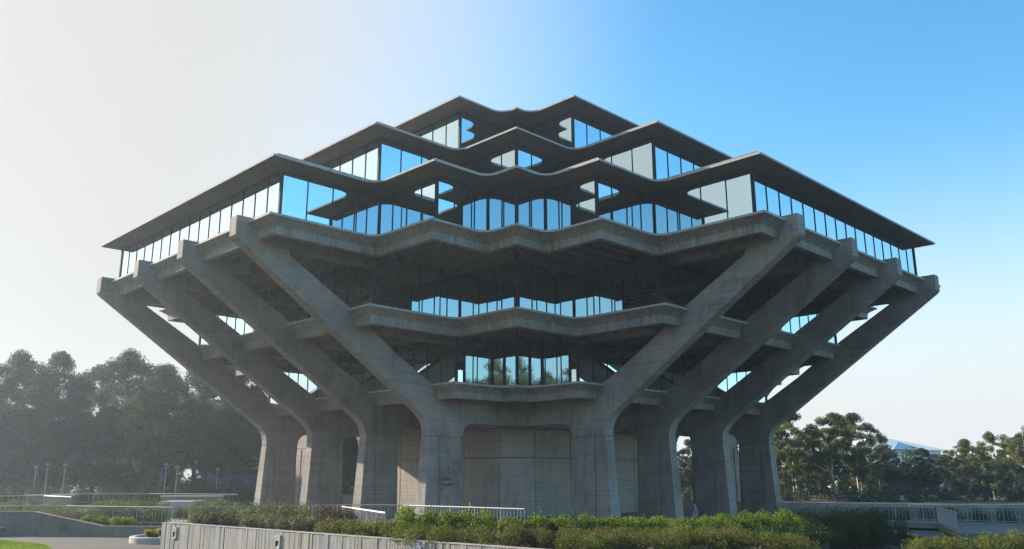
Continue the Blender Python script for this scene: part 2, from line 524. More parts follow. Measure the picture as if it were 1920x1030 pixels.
for k in range(4):
    for b in (-12.6, -4.2, 4.2, 12.6):
        ca, sa = round(math.cos(k*math.pi/2)), round(math.sin(k*math.pi/2))
        o = link('pier', PIER, lib, (-sa*b, ca*b, 0), (0, 0, k*math.pi/2))
        link('column', COLUMN, o)
        for zz0, zz1, a1 in ((18.97, 20.1, 35.70), (13.97, 15.1, 27.5)):
            dz = .004 * (k % 2)
            put_box('floor_beam', o, CONC, ((12.0 + a1) / 2, 0, (zz0 + zz1) / 2 + dz), (a1 - 12.0, .86, zz1 - zz0))
        if k == 0 and b == 12.6: near_left = o

# ground-storey core with its wall panels
core = link('core', MB().box(-11.5, 11.5, -9.2, 9.2, 0, 10.3).box(-9.2, 9.2, -11.503, 11.503, 0, 10.297).mesh('core', CONC_SLAB), lib)
cpts = [(11.8, -9.56), (11.8, 9.56), (9.56, 11.8), (-9.56, 11.8), (-11.8, 9.56), (-11.8, -9.56), (-9.56, -11.8), (9.56, -11.8)]
for i in range(8):
    p, q = Vector(cpts[i]), Vector(cpts[(i+1) % 8])
    L = (q - p).length; nseg = max(1, round(L / 4.8)); d = (q - p) / nseg
    ang = math.atan2(d.y, d.x); nrm = Vector((d.y, -d.x)).normalized()
    for k in range(nseg):
        for z0, z1 in ((0.0, 5.03), (5.10, 10.15)):
            c = p + d * (k + .5) - nrm * .15
            put_box('wall_panel', core, CONC_CORE, (c.x, c.y, (z0 + z1) / 2), (d.length - .09, .30, z1 - z0), ang)
# interior cross beams and ceiling of the open ground storey
mb = MB()
for i, b in enumerate((-12.6, -4.2, 4.2, 12.6)):
    mb.box(-13.05, 13.05, b - .44, b + .44, 7.66, 10.2)
for b in (-12.6, -4.2, 4.2, 12.6):
    mb.box(b - .437, b + .437, -13.05, 13.05, 7.664, 10.196)
mb.build('ceiling_beam_grid', CONC, lib)

# storeys: inner core, panes, mullions
def storey(slab, params, z0, z1, d=1.5):
    pl = inset(P(params), d); n = len(pl)
    hz = z1 - z0
    rear_p, rear_m, frame = MB(), MB(), MB()
    for i in range(n):
        a0, b0, c0 = pl[i]; a1, b1, c1 = pl[(i+1) % n]
        p, q = Vector((a0, b0)), Vector((a1, b1))
        L = (q - p).length
        if L < .2: continue
        t = (q - p) / L; nrm = Vector((t.y, -t.x)); m = (p + q) / 2
        B = params[1]
        front = (nrm.x > .5 and m.y > -B) or (nrm.y > .5 and m.x > -B)
        ns = max(1, round(L / 1.85)); w = L / ns
        ang = math.atan2(t.y, t.x)
        fp, fq = p + t * .05, q - t * .05
        for zz, hh in ((z0 + .09, .18), (z1 - .06, .12)):
            frame.bar((fp.x, fp.y, zz), (fq.x, fq.y, zz), .09, hh)
        for k in range(ns):
            c = p + t * (w * (k + .5))
            if front:
                put_box('pane', slab, GLASS, (c.x, c.y, (z0 + z1) / 2), (w - .05, .018, hz - .08), ang, (R.gauss(0, .0016), R.gauss(0, .0010)))
            else:
                s2 = p + t * (w * k + .03); e2 = p + t * (w * (k + 1) - .03)
                rear_p.bar((s2.x, s2.y, (z0+z1)/2), (e2.x, e2.y, (z0+z1)/2), .018, hz - .1)
        for k in range(ns + 1):
            corner = k in (0, ns)
            if k == ns: continue
            c = p + t * (w * k)
            if front:
                sz = (.20, .20, hz) if corner else (.06, .11, hz + .002)
                put_box('corner_post' if corner else 'mullion', slab, FRAME, (c.x, c.y, (z0 + z1) / 2), sz, ang)
            else:
                rear_m.bar((c.x, c.y, z0), (c.x, c.y, z1), .2 if corner else .1)
    # the last corner of a front run belongs to the rear side: give it a post too
    frame.build('frame_rail', FRAME, slab)
    o = rear_p.build('rear_panes', GLASS, slab); o['kind'] = 'stuff'
    o = rear_m.build('rear_mullions', FRAME, slab); o['kind'] = 'stuff'
    r = 8.5
    MB().box(-r, r, -r, r, z0 + .01, z1 + .2).build('inner_core', INNER, slab)
storey(slab4, L4, 10.52, 15.08, 1.35)
storey(slab5, L5, 15.42, 20.08)
storey(slabS, R6, 20.42, 24.04)
storey(roof6, R7, 24.48, 28.84)
storey(roof7, R8, 29.28, 33.70)

# lettering on the near left column
INK = plain('black_lettering', (.015, .015, .018), .6)
def text_mesh(body, size):
    cu = bpy.data.curves.new('lettering', 'FONT'); cu.body = body; cu.size = size; cu.extrude = .008; cu.offset = .012
    to = bpy.data.objects.new('lettering', cu); COL.objects.link(to)
    dg = bpy.context.evaluated_depsgraph_get()
    me = bpy.data.meshes.new_from_object(to.evaluated_get(dg))
    bpy.data.objects.remove(to)
    me.materials.clear(); me.materials.append(INK)
    return me
def wall_half(z): return .472 + .13 * (1 - z / 6.5)
for body, z in (('Library', 3.16), ('Entrance', 2.76)):
    o = link('lettering', text_mesh(body, .395), near_left)
    o.matrix_local = Matrix(((-1, 0, 0, 21.52), (0, -.02, 1, wall_half(z) + .006), (0, 1, .02, z), (0, 0, 0, 1)))
ar = MB()
yb = wall_half(2.5) + .008
def arrow_bar(p, q):
    ar.bar((p[0], yb, p[1]), (q[0], yb, q[1]), .05, .016, Vector((0, 1, 0)))
arrow_bar((21.50, 2.40), (21.22, 2.66)); arrow_bar((21.525, 2.40), (21.26, 2.40)); arrow_bar((21.50, 2.38), (21.50, 2.62))
ar.build('arrow_sign', INK, near_left)

# ------------------------------------------------------------------ foreground planter wall
W0, W1 = Vector((-17.58, -48.02)), Vector((4.6, -67.5))
wd = (W1 - W0).normalized(); wnrm = Vector((wd.y, -wd.x))      # faces the camera
wall = thing('planter_wall', 'weathered plank-textured concrete planter wall in the foreground below the shrubs', 'wall', (W0.x, W0.y, 0), math.atan2(wd.y, wd.x))
Ltot = (W1 - W0).length; pw = 4.3; x = 0.0; i = 0
PLANKW = CONC_WALL
while x < Ltot - .5:
    x1 = min(x + (pw - .35 if i == 0 else pw), Ltot)
    mb = MB()
    # panel with real plank relief on its face
    xs = x
    rr = random.Random(50 + i)
    while xs < x1 - .02:
        w = min(rr.uniform(.13, .24), x1 - .015 - xs)
        if w <= .01: break
        mb.box(xs, xs + w, rr.uniform(-.012, .012), .36, 0, 1.28)
        xs += w
    mb.box(x, x1 - .015, -.015, .375, 1.28, 1.30)
    pnl = mb.build('wall_panel', PLANKW, wall)
    if i in (0, 2, 4):
        lx = x + (1.35 if i == 0 else 1.9)
        fb = MB()
        for (q0, q1, z0, z1) in ((lx - .2, lx - .12, .60, 1.13), (lx + .12, lx + .2, .60, 1.13), (lx - .12, lx + .12, .90, 1.13), (lx - .12, lx + .12, .56, .62)):
            fb.box(q0, q1, -.05, .02, z0, z1)
        fx = fb.build('step_light', CONC_PALE, pnl)
        MB().box(lx - .115, lx + .115, -.022, -.016, .62, .90).build('step_light_opening', FRAME, pnl)
        MB().add([(lx-.115, -.05, .62), (lx+.115, -.05, .62), (lx+.115, -.024, .74), (lx-.115, -.024, .62)], [(0, 1, 2, 3)]).build('step_light_lip', CONC_PALE, pnl)
    x = x1; i += 1
SOIL = plain('planting_soil', (.07, .055, .04), .95, 0, .4, 5)
bw0 = W0 - wnrm * .2; bw1 = W1 - wnrm * .2
structure(MB().prism([(bw0.x + .2, bw0.y), (bw1.x, bw1.y), (9.3, -67.4), (9.3, -56.0), (13.5, -53.0), (13.5, -44.5), (0, -43.5), (-14, -45)], 0.01, 1.08).build('planting_bed', SOIL))

structure(MB().prism([(12.0, -67.0), (27.0, -67.0), (27.0, -62.4), (12.0, -62.4)], 0.01, 1.08).build('corner_planting_bed', SOIL))

# ------------------------------------------------------------------ vegetation makers
def leaves(pts, nrm, size, rg, aspect=.5, jitter=.7):
    """rhombic leaf quads at pts, roughly facing nrm"""
    n = len(pts)
    d = nrm + rg.normal(0, jitter, (n, 3)); d /= np.linalg.norm(d, axis=1, keepdims=True) + 1e-9
    t = np.cross(d, rg.normal(0, 1, (n, 3))); t /= np.linalg.norm(t, axis=1, keepdims=True) + 1e-9
    b = np.cross(d, t)
    s = size * rg.uniform(.55, 1.35, n)[:, None]
    v = np.empty((n, 4, 3))
    v[:, 0] = pts - t * s * .5; v[:, 1] = pts + b * s * aspect * .5 + d * s * .06
    v[:, 2] = pts + t * s * .5; v[:, 3] = pts - b * s * aspect * .5 + d * s * .06
    return v.reshape(-1, 3)

def lump_points(rg, centers, radii, n, shell=.45):
    """points in the outer shell of a set of lumps"""
    k = len(centers)
    wgt = np.prod(radii, 1) ** .67; idx = rg.choice(k, n, p=wgt / wgt.sum())
    d = rg.normal(0, 1, (n, 3)); d /= np.linalg.norm(d, axis=1, keepdims=True)
    rr = 1 - shell * rg.random(n) ** 1.5
    rr *= 1 + .16 * np.sin(d[:, 0] * 7 + idx) * np.sin(d[:, 1] * 6 + idx * 2) * np.sin(d[:, 2] * 8)
    return centers[idx] + d * radii[idx] * rr[:, None], d

def shrub(name, label, cat, segs, leaf, n, mat, seed, group=None, sprigs=0, twig=None):
    """segs: list of (x, y, z0, rx, ry, rz) mounds of one plant or hedge; world coordinates"""
    rg = np.random.default_rng(seed)
    S = np.array(segs, float)
    base = S[0, :3].copy()
    cen, rad = [], []
    for x, y, z0, rx, ry, rz in S:
        m = 9
        u = rg.uniform(-1, 1, (m, 2)); u *= .62
        r = rg.uniform(.34, .6, m)
        for (ux, uy), q in zip(u, r):
            h = rz * (1 - .45 * (ux * ux + uy * uy)) * rg.uniform(.85, 1.08)
            cen.append((x + ux * rx, y + uy * ry, z0 + h * (1 - .42))); rad.append((rx * q + .05, ry * q + .05, h * .46))
            cen.append((x + ux * rx * 1.15, y + uy * ry * 1.15, z0 + h * .3)); rad.append((rx * q * .9, ry * q * .9, h * .36))
    cen, rad = np.array(cen) - base, np.array(rad)
    p, d = lump_points(rg, cen, rad, n)
    if sprigs:
        si = rg.choice(len(p), sprigs); si = si[d[si, 2] > .25]
        extra, en = [], []
        for i in si:
            L = rg.uniform(.12, .38); dirv = d[i] * .4 + np.array([rg.normal(0, .2), rg.normal(0, .2), 1]); dirv /= np.linalg.norm(dirv)
            for k in range(9):
                extra.append(p[i] + dirv * L * k / 9 + rg.normal(0, .025, 3)); en.append(rg.normal(0, 1, 3))
        if extra: p = np.vstack([p, extra]); d = np.vstack([d, en])
    keep = p[:, 2] + base[2] > S[:, 2].min() - .02
    p, d = p[keep], d[keep]
    root = thing(name, label, cat, tuple(base), 0, group)
    link('foliage', tri_mesh(name + '_foliage', leaves(p, d, leaf, rg), 4, mat), root)
    st = MB()
    for x, y, z0, rx, ry, rz in S:
        for k in range(4):
            ux, uy = rg.uniform(-.5, .5, 2)
            st.tube([(x - base[0] + ux * rx * .3, y - base[1] + uy * ry * .3, z0 - base[2] - .05), (x - base[0] + ux * rx, y - base[1] + uy * ry, z0 - base[2] + rz * .6)], [.03, .012], 5)
    st.build('stems', BARK, root)['kind'] = 'stuff'
    return root

BARK = plain('dark_bark', (.10, .08, .06), .9, 0, .35, 9)
PALE_BARK = plain('pale_gum_bark', (.42, .37, .31), .85, 0, .45, 3)
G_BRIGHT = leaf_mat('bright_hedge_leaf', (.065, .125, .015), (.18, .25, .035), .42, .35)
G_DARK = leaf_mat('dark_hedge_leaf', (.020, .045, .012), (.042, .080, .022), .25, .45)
G_SAGE = leaf_mat('sage_leaf', (.085, .095, .06), (.16, .165, .11), .25, .6)
G_OLIVE = leaf_mat('olive_leaf', (.065, .090, .024), (.155, .175, .052), .38, .5)
G_BROWN = leaf_mat('brownish_leaf', (.10, .075, .045), (.16, .12, .075), .25, .7)
G_TAN = leaf_mat('tan_green_leaf', (.075, .082, .028), (.16, .15, .055), .3, .6)
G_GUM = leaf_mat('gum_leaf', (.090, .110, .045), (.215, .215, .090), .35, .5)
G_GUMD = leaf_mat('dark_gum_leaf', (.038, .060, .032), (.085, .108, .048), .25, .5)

def row(x0, y0, x1, y1, z0, k, ry, h0, h1=None):
    h1 = h1 or h0; out = []
    rx = math.hypot(x1 - x0, y1 - y0) / k * .62
    for i in range(k):
        t = (i + .5) / k
        out.append((x0 + (x1-x0)*t, y0 + (y1-y0)*t, z0, max(rx, .35), ry, h0 + (h1-h0)*t))
    return out
BEDZ = 1.08
shrub('sage_shrub', 'grey-green sage shrub above the left end of the planter wall', 'shrub', row(-16.2, -47.3, -12.6, -48.9, BEDZ, 4, .9, .85, 1.0), .085, 13000, G_SAGE, 11)
shrub('sage_shrub', 'low dull green shrub hugging the planter wall right of the sage shrub', 'shrub', row(-12.6, -50.2, -8.8, -53.4, BEDZ, 5, .95, .80), .085, 18000, G_SAGE, 12)
shrub('olive_shrub', 'wide olive shrub spreading at the foot of the leftmost pier', 'shrub', row(-18.6, -35.5, -12.8, -37.0, 0.1, 5, 1.3, 1.9, 2.1), .10, 18000, G_OLIVE, 13, sprigs=60)
shrub('russet_shrub', 'brownish dry shrub beside the sloping white handrail', 'shrub', row(-9.6, -50.6, -7.4, -51.6, BEDZ, 2, .85, 1.12), .08, 10000, G_BROWN, 14)
shrub('small_leaf_shrub', 'small green-grey shrub in front of the sloping white handrail', 'shrub', row(-8.3, -54.2, -4.6, -57.4, BEDZ, 5, .95, .78), .075, 16000, G_OLIVE, 15)
shrub('leafy_hedge', 'tall bright green hedge in the middle of the planting bed below the lettered column', 'hedge', row(-4.9, -55.6, -.9, -56.6, BEDZ, 5, 1.2, 1.32, 1.05), .10, 22000, G_BRIGHT, 16, sprigs=90)
shrub('leafy_hedge', 'lower bright green hedge running right from the middle of the planting bed', 'hedge', row(-.8, -55.6, 6.6, -53.6, BEDZ, 7, 1.15, .85, .78), .10, 26000, G_BRIGHT, 17, sprigs=110)
shrub('small_leaf_shrub', 'olive green small-leaved shrub on the wall edge in front of the tall hedge', 'shrub', row(-4.6, -58.4, -.7, -61.4, BEDZ, 5, 1.05, .80), .06, 19000, G_OLIVE, 18)
shrub('russet_shrub', 'yellow-brown shrub at the bottom centre above the planter wall', 'shrub', row(-.6, -61.4, 1.4, -61.9, BEDZ, 2, .8, .80), .055, 13000, G_TAN, 19)
shrub('small_leaf_shrub', 'dark olive shrub at the bottom edge right of the yellow-brown shrub', 'shrub', row(1.2, -62.4, 5.2, -62.6, BEDZ, 5, 1.0, .68), .06, 18000, G_OLIVE, 20, sprigs=40)
shrub('leafy_hedge', 'sunlit bright green hedge in front of the walking man', 'hedge', row(6.8, -52.2, 13.0, -50.4, .95, 6, 1.1, .80, 1.05), .095, 22000, G_BRIGHT, 21, sprigs=90)
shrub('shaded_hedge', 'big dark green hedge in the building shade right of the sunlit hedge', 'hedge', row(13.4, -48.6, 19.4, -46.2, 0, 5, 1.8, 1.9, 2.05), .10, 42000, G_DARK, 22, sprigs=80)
shrub('small_leaf_shrub', 'bushy olive shrub at the bottom edge in front of the shaded hedge', 'shrub', row(5.2, -61.2, 9.4, -62.6, BEDZ, 5, 1.25, .82, .64), .06, 22000, G_OLIVE, 23, sprigs=60)
shrub('russet_shrub', 'brownish low shrub in front of the sunlit hedge', 'shrub', row(1.6, -59.2, 8.4, -58.6, BEDZ, 7, 1.5, .66), .06, 30000, G_TAN, 34, sprigs=40)
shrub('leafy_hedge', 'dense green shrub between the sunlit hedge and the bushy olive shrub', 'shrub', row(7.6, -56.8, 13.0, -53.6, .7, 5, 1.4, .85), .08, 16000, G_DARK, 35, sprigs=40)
shrub('small_leaf_shrub', 'yellow-green shrub in the bottom right corner', 'shrub', row(12.2, -63.4, 18.4, -63.2, BEDZ, 6, .95, .55, .88), .06, 20000, G_OLIVE, 24, sprigs=70)
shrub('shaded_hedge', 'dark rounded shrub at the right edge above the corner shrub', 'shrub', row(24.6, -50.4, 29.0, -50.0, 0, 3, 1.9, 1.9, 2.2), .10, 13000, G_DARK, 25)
shrub('clipped_hedge', 'flat-topped clipped hedge behind the left railing', 'hedge', row(-28.4, -33.2, -23.0, -34.6, .2, 5, 1.5, 1.95, 1.9), .10, 22000, G_OLIVE, 26)
shrub('leafy_hedge', 'low glossy green hedge on top of the shaded low wall', 'hedge', row(-27.0, -37.0, -23.3, -38.4, .35, 4, .55, .85, .75), .085, 14000, G_BRIGHT, 27)
shrub('small_leaf_shrub', 'loose variegated shrub between the low wall and the left railing', 'shrub', row(-30.2, -36.0, -26.6, -36.6, .4, 3, .6, 1.15, 1.25), .08, 7000, G_SAGE, 28)
shrub('clipped_hedge', 'long yellowish hedge behind the far left railing', 'hedge', row(-58, -8, -43.5, -9, 0, 8, 1.2, 1.5), .12, 24000, G_OLIVE, 29)
shrub('clipped_hedge', 'small trimmed hedge right of the concrete steps', 'hedge', row(-25.4, -23.5, -21.4, -25.5, 0, 4, .9, 1.85), .10, 13000, G_OLIVE, 30)
shrub('clipped_hedge', 'low green hedge between the far left railing and the nearer left railing', 'hedge', row(-40.5, -29.0, -29.5, -30.5, 0, 7, 1.2, 1.7), .10, 22000, G_OLIVE, 38, sprigs=40)
shrub('small_leaf_shrub', 'loose green shrub beside the concrete steps', 'shrub', row(-29.0, -17.5, -25.6, -19.0, 0, 3, 1.0, 1.25), .10, 9000, G_OLIVE, 39, sprigs=30)
shrub('far_hedge', 'dim hedge in front of the grove at the left edge', 'hedge', row(-64, 7, -49.5, 8, 0, 8, 1.6, 2.6), .14, 26000, G_DARK, 31)
shrub('far_hedge', 'hazy hedge with pale green tips between the two nearer lamp posts', 'hedge', row(-49.2, 9, -38.8, 9, 0, 6, 1.6, 2.75), .14, 22000, G_OLIVE, 32)
shrub('far_hedge', 'hedge with light green tops below the blue fabric screen', 'hedge', row(-38.4, 8, -27.5, 8, 0, 6, 1.6, 2.7), .14, 22000, G_DARK, 33)

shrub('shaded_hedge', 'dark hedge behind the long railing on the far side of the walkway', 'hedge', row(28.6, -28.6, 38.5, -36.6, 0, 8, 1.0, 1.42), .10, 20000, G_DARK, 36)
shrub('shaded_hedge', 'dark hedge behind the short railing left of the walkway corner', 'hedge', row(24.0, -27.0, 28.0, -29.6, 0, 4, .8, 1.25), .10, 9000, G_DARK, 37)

# ------------------------------------------------------------------ trees
def gum_tree_meshes(seed, H, spread, nclump, nleaf, leaf, low=.28):
    rg = np.random.default_rng(seed)
    tr = MB(); tips = []
    def limb(p, d, L, r, lev):
        pts, rad = [p.copy()], [r]
        n = 5
        for i in range(n):
            d = d + rg.normal(0, .13, 3); d[2] += .05; d /= np.linalg.norm(d)
            p = p + d * L / n; pts.append(p.copy()); rad.append(r * (1 - .5 * (i + 1) / n))
        tr.tube(pts, rad, 7 if lev == 0 else 5, False)
        tips.append((p.copy(), L))
        if lev < 2:
            for k in range(3 if lev == 0 else 2):
                a = rg.uniform(0, 6.283); t = rg.uniform(.45, 1.0)
                q = pts[min(n, int(t * n))]
                nd = np.array([math.cos(a), math.sin(a), rg.uniform(.45, 1.1)]); nd /= np.linalg.norm(nd)
                limb(q.copy(), nd, L * rg.uniform(.5, .72), r * .5, lev + 1)
    for s in range(2):
        a = rg.uniform(0, 6.28)
        limb(np.array([.25 * math.cos(a), .25 * math.sin(a), -.1]), np.array([.18 * math.cos(a), .18 * math.sin(a), 1.0]), H * rg.uniform(.42, .56), H * .015 + .06, 0)
    cen, rad = [], []
    for p, L in tips:
        cen.append(p + rg.normal(0, .5, 3)); rad.append(rg.uniform(.7, 1.3, 3) * np.array([1, 1, .7]) * H * .065)
    while len(cen) < nclump:
        a, u = rg.uniform(0, 6.283), rg.random() ** .5
        zz = rg.uniform(low, 1)
        prof = math.sin(min(1, (zz - low) / (1 - low) * .93 + .1) * math.pi) ** .6
        cen.append(np.array([math.cos(a) * u * spread * prof, math.sin(a) * u * spread * prof, zz * H * .96]))
        rad.append(rg.uniform(.6, 1.35, 3) * np.array([1, 1, .72]) * H * .06)
    cen, rad = np.array(cen), np.array(rad)
    p, d = lump_points(rg, cen, rad, nleaf, .8)
    d = d + np.array([0, 0, .25])
    return tr.mesh('gum_trunk', PALE_BARK, angle=60), tr.mesh('gum_trunk_dark', BARK, angle=60), leaves(p, d, leaf, rg, .42, .9)
TREES = []
for i, (sd, H, sp, nc, nl, lf, low) in enumerate(((101, 20, 5.6, 120, 34000, .34, .16), (102, 20, 5.2, 105, 30000, .34, .22), (103, 20, 6.2, 130, 36000, .34, .12), (104, 12, 4.6, 85, 26000, .27, .20), (105, 12, 4.2, 74, 24000, .27, .26), (106, 12, 5.2, 96, 28000, .27, .14))):
    tm, td, lv = gum_tree_meshes(sd, H, sp, nc, nl, lf, low)
    TREES.append((tm, tri_mesh('gum_crown', lv, 4, G_GUM), tri_mesh('gum_crown_dark', lv, 4, G_GUMD), td))
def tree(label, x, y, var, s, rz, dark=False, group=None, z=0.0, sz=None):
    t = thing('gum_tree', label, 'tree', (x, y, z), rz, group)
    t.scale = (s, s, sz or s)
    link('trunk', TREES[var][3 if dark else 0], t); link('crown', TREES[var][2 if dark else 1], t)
    return t
ORD = ['first', 'second', 'third', 'fourth', 'fifth', 'sixth', 'seventh', 'eighth', 'ninth', 'tenth']
left_front = [(-78, 28, 0, 1.06), (-72, 29, 2, 1.08), (-64.5, 26, 1, 1.05), (-57, 31, 2, 1.10), (-50.5, 27, 0, .96), (-45.5, 31, 1, 1.12), (-40.5, 28, 2, 1.05), (-35.5, 31, 0, 1.0), (-30, 27, 1, .86), (-25, 33, 2, .82)]
for i, (x, y, v, s) in enumerate(left_front):
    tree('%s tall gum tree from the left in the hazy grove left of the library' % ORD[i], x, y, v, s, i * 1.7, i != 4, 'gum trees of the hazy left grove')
left_back = [(-88, 44, 2, .98), (-78, 46, 0, 1.05), (-68, 45, 1, 1.08), (-58, 47, 0, 1.1), (-48, 46, 2, 1.12), (-38, 47, 0, 1.02), (-28, 46, 2, .95), (-18, 48, 1, .9)]
for i, (x, y, v, s) in enumerate(left_back):
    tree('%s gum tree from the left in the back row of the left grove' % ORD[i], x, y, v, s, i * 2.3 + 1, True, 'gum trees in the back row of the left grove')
right_front = [(36.5, 33, 5, 1.0), (41.5, 37, 3, 1.10), (46.5, 34, 4, 1.06), (51, 38, 5, 1.08), (56.0, 41, 3, .68), (61.5, 39, 4, .64), (66.5, 36, 5, .74), (72.5, 40, 3, .84), (72.5, 27, 4, 1.06), (78.5, 24, 5, 1.16)]
for i, (x, y, v, s) in enumerate(right_front):
    tree('%s pale-trunked gum tree from the library in the grove on the right' % ORD[i], x, y, v, s, i * 1.9 + .4, i in (4, 5), 'gum trees of the right grove')
right_back = [(30, 52, 4, 1.0), (41, 54, 5, .95), (52, 56, 3, .95), (63, 58, 5, .58), (74, 57, 4, .60), (86, 55, 3, .88), (97, 56, 5, 1.05)]
for i, (x, y, v, s) in enumerate(right_back):
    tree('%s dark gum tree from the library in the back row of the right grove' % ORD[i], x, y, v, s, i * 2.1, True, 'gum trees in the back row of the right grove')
# the grove behind the camera that the lowest storey's panes mirror
behind = [(-24, -117, 0, 1.30), (-14.5, -121, 1, 1.42), (-5.5, -116, 2, 1.22), (3.5, -120, 1, 1.40), (12, -117, 0, 1.25), (22, -121, 2, 1.36)]
for i, (x, y, v, s) in enumerate(behind):
    tree('%s gum tree from the left among those mirrored in the lowest windows' % ORD[i], x, y, v, s, i * 1.3, False, 'gum trees mirrored in the lowest windows')

# far wood behind both groves
def far_wood(name, label, x0, x1, y, h, n, seed, leaf=.8, r0=1.2, r1=2.8, mat=None):
    rg = np.random.default_rng(seed)
    k = int((x1 - x0) * 3.2)
    cen = np.stack([rg.uniform(x0, x1, k), y + rg.uniform(-4, 6, k), rg.uniform(.02, .9, k) * h * rg.uniform(.75, 1.1, k)], 1)
    rad = rg.uniform(r0, r1, (k, 3))
    p, d = lump_points(rg, cen, rad, n, .7)
    p[:, 2] = np.abs(p[:, 2])
    o = link(name, tri_mesh(name, leaves(p, d, leaf, rg, .5, .9), 4, mat or G_GUMD))
    o['kind'] = 'stuff'; o['label'] = label
far_wood('far_wood', 'dark wood closing the view behind the left grove', -130, -8, 62, 18.5, 100000, 61)
far_wood('far_wood', 'dark wood closing the view behind the right grove', 16, 150, 74, 7.2, 50000, 62)

far_wood('undergrowth', 'low scrub along the foot of the right grove', 22, 110, 30, 1.5, 26000, 63, .3, .5, 1.1)
far_wood('undergrowth', 'low scrub along the foot of the left grove', -100, -16, 22, 3.4, 36000, 64, .34, .6, 1.4)

# ------------------------------------------------------------------ railings
def railing(label, pts, height=1.02, spacing=.24, side=0.0, top=.075, bottom=True, z=0.6):
    """pts: plan points of the run (z of the rail's foot)"""
    base = Vector((pts[0][0], pts[0][1], z))
    root = thing('railing', label, 'railing', tuple(base))
    P3 = [Vector((p[0], p[1], p[2] if len(p) > 2 else z)) - base for p in pts]
    bal = ubox(STEEL_BAR)
    for p, q in zip(P3[:-1], P3[1:]):
        d = q - p; L = d.length; n = max(2, round(L / spacing)); ang = math.atan2(d.y, d.x)
        up = Vector((0, 0, height))
        MB().tube([p + up, q + up], top / 2, 10).build('top_rail', STEEL, root, angle=40)
        if bottom: MB().bar(p + Vector((0, 0, .1)), q + Vector((0, 0, .1)), .05, .04).build('bottom_rail', STEEL_BAR, root)
        for k in range(n + 1):
            c = p + d * (k / n)
            post = k % 8 == 0
            z0 = 0.0 if post else .12
            w = .045 if post else .020
            link('post' if post else 'baluster', bal, root, (c.x, c.y, c.z + (z0 + height - .02) / 2), (0, 0, ang), (w, w, height - z0 - .02))
    return root
ZR = .62
railing('grey steel railing before the clipped hedge on the left', [(-29.3, -34.9), (-21.3, -37.7), (-15.5, -36.0)], z=ZR)
railing('steel railing with dark top rail crossing in front of the left piers', [(-15.3, -35.4), (-11.6, -33.0), (-7.6, -34.1)], z=ZR)
railing('steel railing ending at the left edge before the low wall', [(-36.5, -34.2), (-29.6, -33.9)], z=ZR, spacing=.3)
railing('sloping white handrail panel pointing towards the viewer left of the tall hedge', [(-10.95, -36.8), (-6.85, -46.0)], z=ZR, spacing=.26, top=.12)
railing('bright steel railing above the tall hedge in front of the building core', [(-7.4, -34.4), (.4, -40.85)], z=ZR, spacing=.26, top=.09)
railing('far left railing with a bright top rail before the yellowish hedge', [(-58, -6), (-47.2, -5.2), (-42.0, -10.0)], z=ZR, spacing=.5)
railing('farthest railing along the foot of the hazy hedges', [(-52.1, 5.5), (-41.0, 5.0), (-29.7, .5)], z=ZR, spacing=.6)
railing('steel railing from the shaded hedge to the walkway corner on the right', [(21.5, -28.8), (27.3, -34.0)], z=.45, spacing=.22)
railing('steel railing panel seen nearly end-on beside the walkway', [(27.4, -34.2), (24.5, -42.4)], z=.45, spacing=.2, top=.09)
railing('long steel railing along the far side of the walkway at right', [(27.6, -30.0), (36.5, -37.6)], z=.45, spacing=.24)

# ------------------------------------------------------------------ low walls, steps, walkway
walk = structure(MB().prism([(20.8, -29.0), (27.1, -34.6), (23.9, -43.6), (31.5, -45.5), (37.2, -37.8), (27.9, -29.4)], .16, .45).build('walkway', CONC_SLAB))
lw = thing('low_wall', 'shaded low concrete wall stepping down beside the footpath on the left', 'wall', (-27, -38.2, 0))
def wall_strip(pts, thick, mat, name, parent):
    """pts (x, y, ztop): wall running through pts, front faces -y side"""
    base = parent.location
    for (x0, y0, h0), (x1, y1, h1) in zip(pts[:-1], pts[1:]):
        d = Vector((x1 - x0, y1 - y0)).normalized(); nn = Vector((-d.y, d.x)) * thick
        v = [(x0, y0, 0), (x1, y1, 0), (x1 + nn.x, y1 + nn.y, 0), (x0 + nn.x, y0 + nn.y, 0), (x0, y0, h0), (x1, y1, h1), (x1 + nn.x, y1 + nn.y, h1), (x0 + nn.x, y0 + nn.y, h0)]
        v = [(a - base.x, b - base.y, c) for a, b, c in v]
        link(name, mesh_from(name, v, box_vf(0, 1, 0, 1, 0, 1)[1], mat), parent)
wall_strip([(-42, -37.2, 1.42), (-29.8, -37.85, 1.42)], .35, CONC_SLAB, 'wall_panel', lw)
wall_strip([(-29.8, -37.85, 1.42), (-24.8, -39.1, .62)], .35, CONC_SLAB, 'wall_panel', lw)
wall_strip([(-24.8, -39.1, .62), (-17.9, -40.9, .70)], .35, CONC_SLAB, 'wall_panel', lw)
fb = MB()
for (q0, q1, z0, z1) in ((-.26, -.16, .28, .72), (.16, .26, .28, .72), (-.16, .16, .62, .72), (-.16, .16, .28, .34)): fb.box(q0, q1, -.05, .03, z0, z1)
fb.build('step_light', CONC_SLAB, lw, loc=(-.45, -.42, 0), rot=(0, 0, -.245))
structure(MB().prism([(-42, -37.0), (-29.8, -37.5), (-24.8, -38.8), (-17.9, -40.6), (-15, -36), (-22, -34), (-42, -32)], .02, .42).build('side_planting_bed', SOIL))

